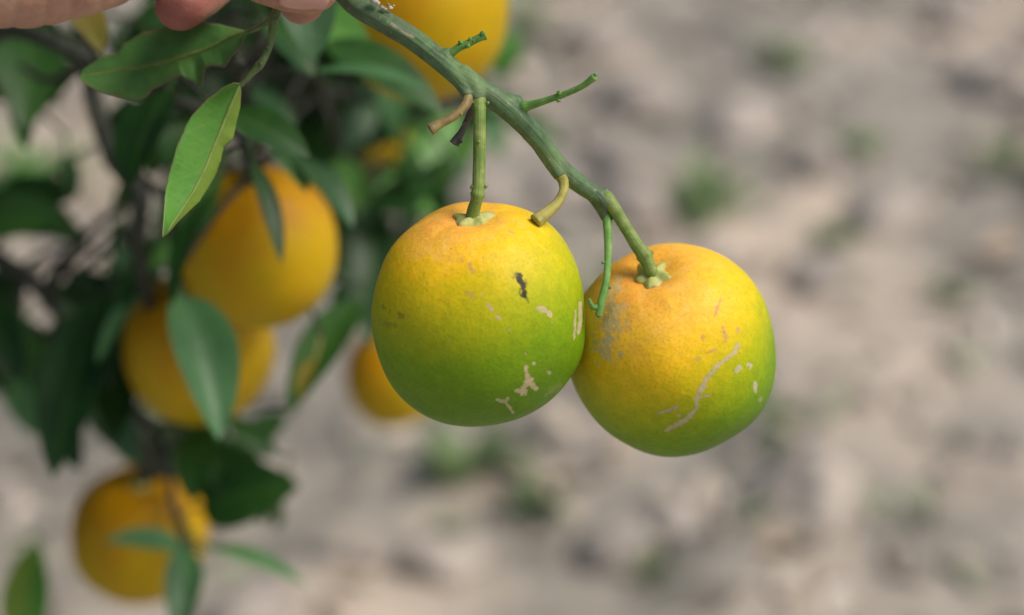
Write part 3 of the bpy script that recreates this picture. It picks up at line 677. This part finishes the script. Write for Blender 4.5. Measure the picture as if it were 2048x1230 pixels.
part_tube('broken_stub', [(952, 200, .775), (940, 228, .777), (928, 254, .778), (918, 272, .778), (908, 288, .778)], [.0013, .0011, .0010, .0013, .0016], 'grey', rough=.25, ends=.2, bumps=[((921, 283, .7765), .0008), ((929, 245, .777), .0007)])
part_tube('broken_stub', [(900, 108, .773), (918, 95, .772), (940, 85, .771), (958, 76, .770), (971, 71, .770)], [.0014, .0013, .0012, .0012, .0014], 'shoot', rough=.15, ends=.15, bumps=[((921, 85, .771), .0008), ((936, 92, .770), .0008), ((947, 82, .770), .0008), ((965, 68, .769), .0009), ((940, 78, .770), .0006)])
part_tube('broken_stub', [(1040, 214, .774), (1062, 210, .772), (1095, 200, .769), (1130, 188, .766), (1165, 172, .763), (1189, 154, .761)], [.0019, .0014, .0011, .00105, .0010, .0013], 'shoot', rough=.08, ends=.2, knots=[(.1, .25, .06)], bumps=[((1118, 186, .766), .0008), ((1117, 201, .766), .0007), ((1155, 177, .7635), .0006), ((1190, 150, .761), .0007)])
part_tube('broken_stub', [(1121, 352, .7797), (1127, 364, .778), (1127, 382, .776), (1116, 404, .774), (1096, 424, .772), (1071, 443, .770)], [.0018, .0017, .0015, .0016, .0019, .0024], 'ochre', rough=.10, ends=.12, ribs=4)
m_ = MB()
for p, r in [((748, 2, .7742), .0015), ((756, 6, .7740), .0009), ((766, 15, .7742), .0008), ((771, 18, .774), .0006), ((781, 15, .7745), .0008), ((787, 11, .775), .0004), ((776, 9, .7745), .0005)]:
    m_.blob(at(*p), r, stretch=.8, rough=.6, seed=int(p[0]), seg=9, rings=6)
m_.build('bud_scar', M['husk'], branch)
# the leafy side shoot between finger and thumb
part_tube('leafy_shoot', [(650, -100, .797), (600, -60, .785), (566, -16, .7815), (551, 28, .780), (544, 66, .780), (534, 104, .780), (519, 130, .780), (498, 152, .781), (481, 170, .782)], [.0018, .0018, .0016, .0015, .0014, .0012, .0013, .0010, .0009], 'twig_green', ribs=3, rough=.08, knots=[(.76, .2, .03)], bumps=[((535, 94, .7785), .0006), ((521, 128, .7785), .0007), ((553, 40, .7785), .0008)])
part_tube('petiole', [(547, 38, .7805), (533, 46, .783), (514, 56, .788), (493, 64, .793)], [.0013, .0010, .0010, .0008], 'twig_green', rough=.1)

def traced_leaf(name_label, mat, base, tip, upper, lower, rib, depth_fn, n=110, m=14, ribmat='stalk'):
    b, tp = np.array(base, float), np.array(tip, float); ch = tp-b; L = np.linalg.norm(ch); u = ch/L; v = np.array([-u[1], u[0]])
    def prof(pts):
        P = np.array(pts, float)-b; t = P@u/L; o = P@v; k = np.argsort(t, kind='stable'); return t[k], o[k]
    T = np.linspace(0, 1, n+1)
    def off(pts):
        t, o = prof(pts); return np.interp(T, np.concatenate([[0], t, [1]]), np.concatenate([[0], o, [0]]))
    U, Lo, Rb = off(upper), off(lower), off(rib)
    jit = lambda s: (fbm(np.column_stack([T*60, np.full(n+1, s), np.zeros(n+1)]), 1.0, 77, 2)-.5)*3.0
    U = U + np.sign(U.mean())*np.abs(jit(1.5))*np.sin(np.pi*T)*-1; Lo = Lo + jit(4.5)*np.sin(np.pi*T)
    V = []; UV = []
    for i in range(n+1):
        for k in range(m+1):
            s = -1 + 2*k/m; e = U[i] if s < 0 else Lo[i]; o = Rb[i] + (e-Rb[i])*abs(s)
            p = b + u*(T[i]*L) + v*o
            V.append(tuple(at(p[0], p[1], depth_fn(T[i], s, abs(o-Rb[i]))))); UV.append((T[i], .5 + .5*s))
    F = [(i*(m+1)+k, i*(m+1)+k+1, (i+1)*(m+1)+k+1, (i+1)*(m+1)+k) for i in range(n) for k in range(m)]
    o = mesh_obj('leaf', V, F, M[mat], branch, uv=UV); o['label'] = name_label
    LOC[o.name] = ploc(branch) if False else Vector(o.location) + ploc(branch)
    md = o.modifiers.new('thickness', 'SOLIDIFY'); md.thickness = .00035; md.offset = 0
    mbr = MB(); idx = np.linspace(0, n-4, 14).astype(int)
    mbr.tube([at(*(b + u*(T[i]*L) + v*Rb[i]), depth_fn(T[i], 0, 0) - .00025) for i in idx], [.00062*(1-.75*T[i])+.0001 for i in idx], seg=8, per=4, rough=.05)
    r = mbr.build('midrib', M[ribmat], o); return o
A_up = [(164, 140), (184, 127), (205, 111), (220, 110), (233, 105), (240, 96), (248, 86), (258, 82), (270, 74), (285, 64), (298, 62), (311, 58), (360, 48), (418, 47), (439, 48), (450, 52), (464, 55), (484, 60)]
A_lo = [(164, 164), (190, 179), (217, 189), (248, 197), (272, 202), (293, 195), (303, 181), (324, 170), (342, 159), (359, 152), (363, 148), (369, 157), (381, 161), (391, 166), (396, 174), (404, 175), (407, 154), (410, 137), (423, 131), (449, 135), (459, 121), (464, 110), (480, 96), (486, 82)]
A_rb = [(217, 145), (276, 136), (334, 125), (420, 96), (439, 84), (478, 68)]
def dA(t, s, o): return .793 + .017*math.sin(t*2.2) + .010*t + (-.0075 if s > 0 else .0085)*abs(s) + .0012*math.sin(9*t + 2*s)*abs(s)
traced_leaf('dull green leaf with nibbled brown edges', 'leaf_mid', (496, 63), (158, 152), A_up, A_lo, A_rb, dA)
B_l = [(471, 164), (446, 175), (413, 199), (385, 229), (373, 248), (355, 287), (344, 326), (337, 353), (331, 378), (328, 409), (327, 436), (325, 462)]
B_r = [(482, 182), (480, 215), (473, 246), (466, 279), (461, 282), (447, 295), (442, 320), (432, 348), (418, 373), (399, 403), (377, 423), (357, 442), (338, 464)]
B_m = [(457, 221), (435, 276), (413, 331), (391, 376), (363, 420), (337, 459)]
def dB(t, s, o): return .782 + .006*math.sin(t*3) - .008*t + (.0035 if s > 0 else -.004)*abs(s) - (.0 if s > 0 else .002*s*s) + .0009*math.sin(11*t + s)*abs(s)
# lower edge of the first half is the right one here
traced_leaf('bright green leaf with a notch in its yellower side', 'leaf_bright', (480, 168), (325, 474), B_r[::1], B_l, B_m, lambda t, s, o: dB(t, -s, o), ribmat='rib')

# ------------------------------------------------------------------ hand
def skin_material():
    m, t, b, o = material('skin'); co = objco(t)
    base = ramp(t, noise(t, co, 60, 4, 0.6), [(0.3, (.36, .185, .125)), (0.55, (.44, .245, .165)), (0.75, (.50, .30, .205))])
    red = nd(t, 'VertexColor', layer_name='tint').outputs[0]; sp = nd(t, 'SeparateColor'); t.links.new(red, sp.inputs[0])
    base = mixc(t, sp.outputs[0], base, (.33, .105, .085))
    t.links.new(base, b.inputs['Base Color']); b.inputs['Roughness'].default_value = .5; b.inputs['Specular IOR Level'].default_value = .4
    b.inputs['Subsurface Weight'].default_value = .25; b.inputs['Subsurface Radius'].default_value = (.006, .0025, .0012); b.inputs['Subsurface Scale'].default_value = 1.0
    mp = nd(t, 'Mapping'); t.links.new(co, mp.inputs[0]); mp.inputs['Scale'].default_value = (1, .35, 1)
    v = nd(t, 'TexVoronoi'); v.inputs['Scale'].default_value = 900; t.links.new(co, v.inputs['Vector'])
    n = bump(t, v.outputs['Distance'], .25, .0004); n = bump(t, noise(t, mp.outputs[0], 180, 3), .5, .0012, n)
    t.links.new(n, b.inputs['Normal']); return m
M['skin'] = skin_material()
def nail_material():
    m, t, b, o = material('nail'); co = objco(t)
    t.links.new(ramp(t, noise(t, co, 120, 2), [(.3, (.56, .30, .235)), (.7, (.64, .38, .30))]), b.inputs['Base Color']); b.inputs['Roughness'].default_value = .25; b.inputs['Specular IOR Level'].default_value = .5
    b.inputs['Subsurface Weight'].default_value = .2; b.inputs['Subsurface Radius'].default_value = (.004, .002, .001); return m
M['nail'] = nail_material()
def build_hand():
    q = lambda *p: at(*p)
    chains = [   # (points, radii in mm) : one chain per digit, rooted inside the palm
        ([q(-1250, -620, .42), q(-760, -330, .58), q(-420, -190, .70)], [36, 31, 27]),                       # forearm and wrist
        ([q(-420, -190, .70), q(-150, -215, .755), q(60, -250, .79), q(170, -262, .80)], [25, 18, 14, 12]),    # palm, index side
        ([q(-420, -200, .71), q(-150, -235, .785), q(60, -265, .825), q(150, -270, .835)], [24, 17, 13, 11]),
        ([q(-430, -200, .72), q(-180, -240, .81), q(30, -260, .855), q(100, -262, .87)], [23, 16, 12, 10]),
        ([q(-380, -160, .70), q(-150, -90, .722), q(40, -62, .735), q(140, -66, .740), q(240, -82, .746), q(360, -108, .752), q(440, -112, .757), q(530, -56, .764), q(600, -32, .768), q(630, -28, .769)], [24, 20, 18.2, 16.5, 13.8, 10.5, 10.8, 10.2, 9.6, 8.4]),   # thumb
        ([q(100, -262, .80), q(260, -290, .805), q(420, -275, .825), q(510, -220, .834), q(560, -120, .820), q(588, -54, .805), q(604, 0, .7945)], [12, 10, 9.2, 9.4, 8.4, 8.6, 8.0]),   # index
        ([q(80, -270, .835), q(240, -300, .845), q(400, -270, .862), q(475, -200, .862), q(470, -90, .836), q(415, -30, .812), q(362, 10, .7925)], [11.5, 10, 9.4, 9.4, 8.6, 9.0, 8.7]),   # middle
        ([q(60, -265, .865), q(220, -290, .88), q(350, -250, .89), q(400, -180, .886), q(370, -120, .86), q(310, -90, .835), q(262, -75, .815)], [11, 9.6, 9, 9, 8.2, 8.2, 7.8]),   # ring
        ([q(30, -262, .885), q(170, -280, .90), q(270, -240, .905), q(300, -180, .895), q(260, -130, .87), q(205, -105, .85)], [10, 8.4, 8, 8, 7.2, 6.8]),                               # little
    ]
    mb = MB()
    for P, R in chains:
        mb.tube(P, [r/1000 for r in R], seg=20, per=6, ends=.0)
        for e in (0, -1):
            ax_ = (P[1]-P[0]) if e == 0 else (P[-1]-P[-2])
            mb.blob(P[e], R[e]/1000, axis=ax_, seg=20, rings=12)
    me = bpy.data.meshes.new('hand_raw'); me.from_pydata(mb.V, [], [list(f) for f in mb.F]); me.update()
    ob = bpy.data.objects.new('hand_raw', me); C.objects.link(ob)
    r = ob.modifiers.new('r', 'REMESH'); r.mode = 'VOXEL'; r.voxel_size = .0014
    s = ob.modifiers.new('s', 'SMOOTH'); s.factor = .5; s.iterations = 7
    dg = bpy.context.evaluated_depsgraph_get(); ev = bpy.data.meshes.new_from_object(ob.evaluated_get(dg))
    V = np.zeros(len(ev.vertices)*3); ev.vertices.foreach_get('co', V); V = V.reshape(-1, 3)
    N = np.zeros(len(ev.vertices)*3); ev.vertices.foreach_get('normal', N); N = N.reshape(-1, 3)
    F = [tuple(p.vertices) for p in ev.polygons]
    bpy.data.objects.remove(ob)
    # creases across the thumb base, slight unevenness everywhere, redder finger ends
    px, py, d = project(V)
    cr = np.zeros(len(V))
    for x0, sl_ in ((35, .15), (95, .1), (150, .2), (205, .1), (262, .2), (448, -.2), (462, -.2)):
        cr += np.exp(-((px + sl_*py - x0)/7.0)**2)*(d < .79)
    V = V - N*(0.0005*cr)[:, None] + N*(0.0006*(fbm(V, 140, 3, 3)-.5)*2)[:, None]
    red = np.zeros(len(V))
    for p, rr, a in ((q(365, 15, .79), .022, .85), (q(604, 0, .793), .016, .25), (q(560, -30, .765), .02, .25)):
        red = np.maximum(red, a*np.clip(1.4 - np.linalg.norm(V - np.array(p), axis=1)/rr, 0, 1))
    t = thing('hand', 'hand pinching the leafy green shoot between thumb and forefinger', 'hand', at(-420, -190, .70))
    mesh_obj('skin', V, F, M['skin'], t, col=np.column_stack([red, red, red]))
    # thumb nail: a curved plate on the distal segment, facing the camera and slightly down
    A = at(566, -44, .7660); B = at(650, -28, .7690); ax_ = (B-A).normalized(); face = (-FWD*1.0 - UP*.42 + RIGHT*.1); face = (face - ax_*face.dot(ax_)).normalized(); sd_ = ax_.cross(face)
    nV = []; nl, nw = 10, 12
    for i in range(nl+1):
        tt = i/nl
        for k in range(nw+1):
            s_ = -1+2*k/nw; an = s_*math.radians(54)*(.72+.28*math.sin(math.pi*min(1, tt*1.15+.12))); rr = .0100 - .0006*tt
            p = A + (B-A)*(tt + .10*(1-s_*s_)*(1 if tt > .5 else -1)*abs(tt-.5)*2) + (face*math.cos(an) + sd_*math.sin(an))*rr
            nV.append(tuple(p))
    nF = [(i*(nw+1)+k, i*(nw+1)+k+1, (i+1)*(nw+1)+k+1, (i+1)*(nw+1)+k) for i in range(nl) for k in range(nw)]
    o = mesh_obj('thumbnail', nV, nF, M['nail'], t); md = o.modifiers.new('thickness', 'SOLIDIFY'); md.thickness = .0007; md.offset = 0
build_hand()

# ------------------------------------------------------------------ things on the ground
def rock_material(name, a, b_):
    m, t, b, o = material(name); co = objco(t)
    t.links.new(ramp(t, noise(t, co, 25, 4, .6), [(.3, a), (.7, b_)]), b.inputs['Base Color']); b.inputs['Roughness'].default_value = .9
    t.links.new(bump(t, noise(t, co, 80, 5, .65), .6, .006), b.inputs['Normal']); return m
M['rock'] = rock_material('pale_stone', (.36, .31, .265), (.58, .51, .44))
M['clod'] = rock_material('soil_clod', (.24, .215, .195), (.50, .43, .37))
def litter_material():
    m, t, b, o = material('dry_leaf_litter'); 
    c = nd(t, 'VertexColor', layer_name='tint').outputs[0]; t.links.new(c, b.inputs['Base Color']); b.inputs['Roughness'].default_value = .85; b.inputs['Specular IOR Level'].default_value = .2; return m
M['litter'] = litter_material()
def stones():
    spots = [((1480, 240), .050, 'rounded pale stone lying by itself on the soil'), ((1440, 505), .032, 'small whitish stone on the soil just behind the scratched fruit'), ((1775, 430), .045, 'tall buff stone on the soil beside a patch of dry grass'),
             ((1190, 70), .046, 'flat light grey stone at the far edge of the bare soil'), ((1960, 150), .036, 'cream stone lying in the sunnier far soil'), ((880, 1120), .040, 'pale pinkish stone lying near the tree shade'), ((1350, 1060), .036, 'small beige stone lying beside low weeds'), ((1620, 1010), .05, 'broad buff stone half sunk in the bright soil')]
    for i, (p, r, lab) in enumerate(spots):
        g = on_ground(*p); z = gz(g.x, g.y); mb = MB(); mb.blob(Vector((g.x, g.y, z+r*.25)), r, stretch=.5, seg=16, rings=10, rough=.9, seed=50+i)
        tag(mb.build('stone', M['rock'], origin=(g.x, g.y, z)), lab, 'stone', 'stones lying on the soil')
stones()
def weeds():
    spots = [((1420, 410), .085, 22, 'lush green weed tuft growing just above the scratched fruit'), ((1560, 125), .07, 12, 'thin green weed in the far grey soil'), ((1730, 285), .06, 9, 'sparse olive weed growing in the soil hollow'), ((930, 945), .085, 14, 'spreading pale weed below the black smudged fruit'), ((1110, 1025), .06, 9, 'small light green weed between bare soil patches'),
             ((1560, 870), .06, 10, 'little weed right beside the underside of the scratched fruit'), ((1660, 480), .055, 9, 'dark green weed beside a soil hollow'), ((1900, 610), .06, 9, 'weed sprig with few leaves on the pinkish soil'), ((60, 365), .10, 26, 'bright pale green weed tuft seen through the gap in the tree foliage'), ((300, 880), .06, 8, 'weed sprig beneath the lower leaves of the tree'), ((1290, 1140), .05, 8, 'tiny weed seedling on the bright soil'), ((2030, 330), .08, 12, 'yellowish weed tuft in dry grass'), ((1050, 60), .08, 12, 'blurred weed beyond the big ripe orange')]
    for i, (p, r, n, lab) in enumerate(spots):
        g = on_ground(*p); z = gz(g.x, g.y); t = thing('weed', lab, 'weed', (g.x, g.y, z), 'weeds growing in the soil')
        for k in range(n):
            a = random.uniform(0, 6.28); L = r*random.uniform(.5, 1.1); e = random.uniform(.15, 1.1)
            P0 = Vector((g.x + random.uniform(-.2, .2)*r, g.y + random.uniform(-.2, .2)*r, z-.004)); dv = Vector((math.cos(a)*math.cos(e), math.sin(a)*math.cos(e), math.sin(e)))
            V, F, UV = leaf_geo(P0, P0 + dv*L, L*random.uniform(.25, .5), Vector((0, 0, 1)) + dv*.1, nl=5, nw=2, droop=.12)
            mesh_obj('leaf', V, F, M['leaf_fresh' if i == 8 else 'weed_leaf'], t, uv=UV, origin=tuple(P0))
weeds()
def litter():
    V, F, Cc = [], [], []
    pal = [(.40, .35, .29), (.52, .45, .37), (.25, .22, .19), (.62, .55, .47), (.20, .18, .155), (.42, .34, .26), (.30, .33, .22)]
    for _ in range(4200):
        x, y = random.uniform(-1.6, 1.6), random.uniform(1.3, 5.0)
        if vnoise(np.array([[x, y, 0]]), 3.0, 5)[0] < random.uniform(.25, .75): continue
        L = random.uniform(.03, .085); a = random.uniform(0, 6.28); z = gz(x, y) + .006; e = random.uniform(-.25, .45)
        P0 = Vector((x, y, z)); P1 = P0 + Vector((math.cos(a)*math.cos(e), math.sin(a)*math.cos(e), math.sin(e)*.7))*L
        v, f, uv = leaf_geo(P0, P1, L*random.uniform(.3, .5), Vector((random.uniform(-.5, .5), random.uniform(-.5, .5), 1)), fold=random.uniform(.1, .9), droop=random.uniform(-.1, .25), nl=4, nw=2)
        b = len(V); V += v; F += [tuple(b+i for i in q) for q in f]; Cc += [random.choice(pal)]*len(v)
    o = mesh_obj('leaf_litter', V, F, M['litter'], col=np.array(Cc), origin=(0, 2.5, 0)); tag(o, 'dry fallen leaves scattered over the soil', 'leaf litter', kind='stuff')
    mb = MB()
    for i in range(700):
        x, y = random.uniform(-1.5, 1.6), random.uniform(1.4, 4.8); r = random.uniform(.008, .022) if i % 6 else random.uniform(.03, .06)
        mb.blob(Vector((x, y, gz(x, y)+r*.2)), r, stretch=.7, seg=7, rings=5, rough=.6, seed=i)
    o = mb.build('soil_clods', M['clod'], origin=(0, 2.5, 0)); tag(o, 'small lumps of dry soil strewn over the ground', 'soil', kind='stuff')
litter()
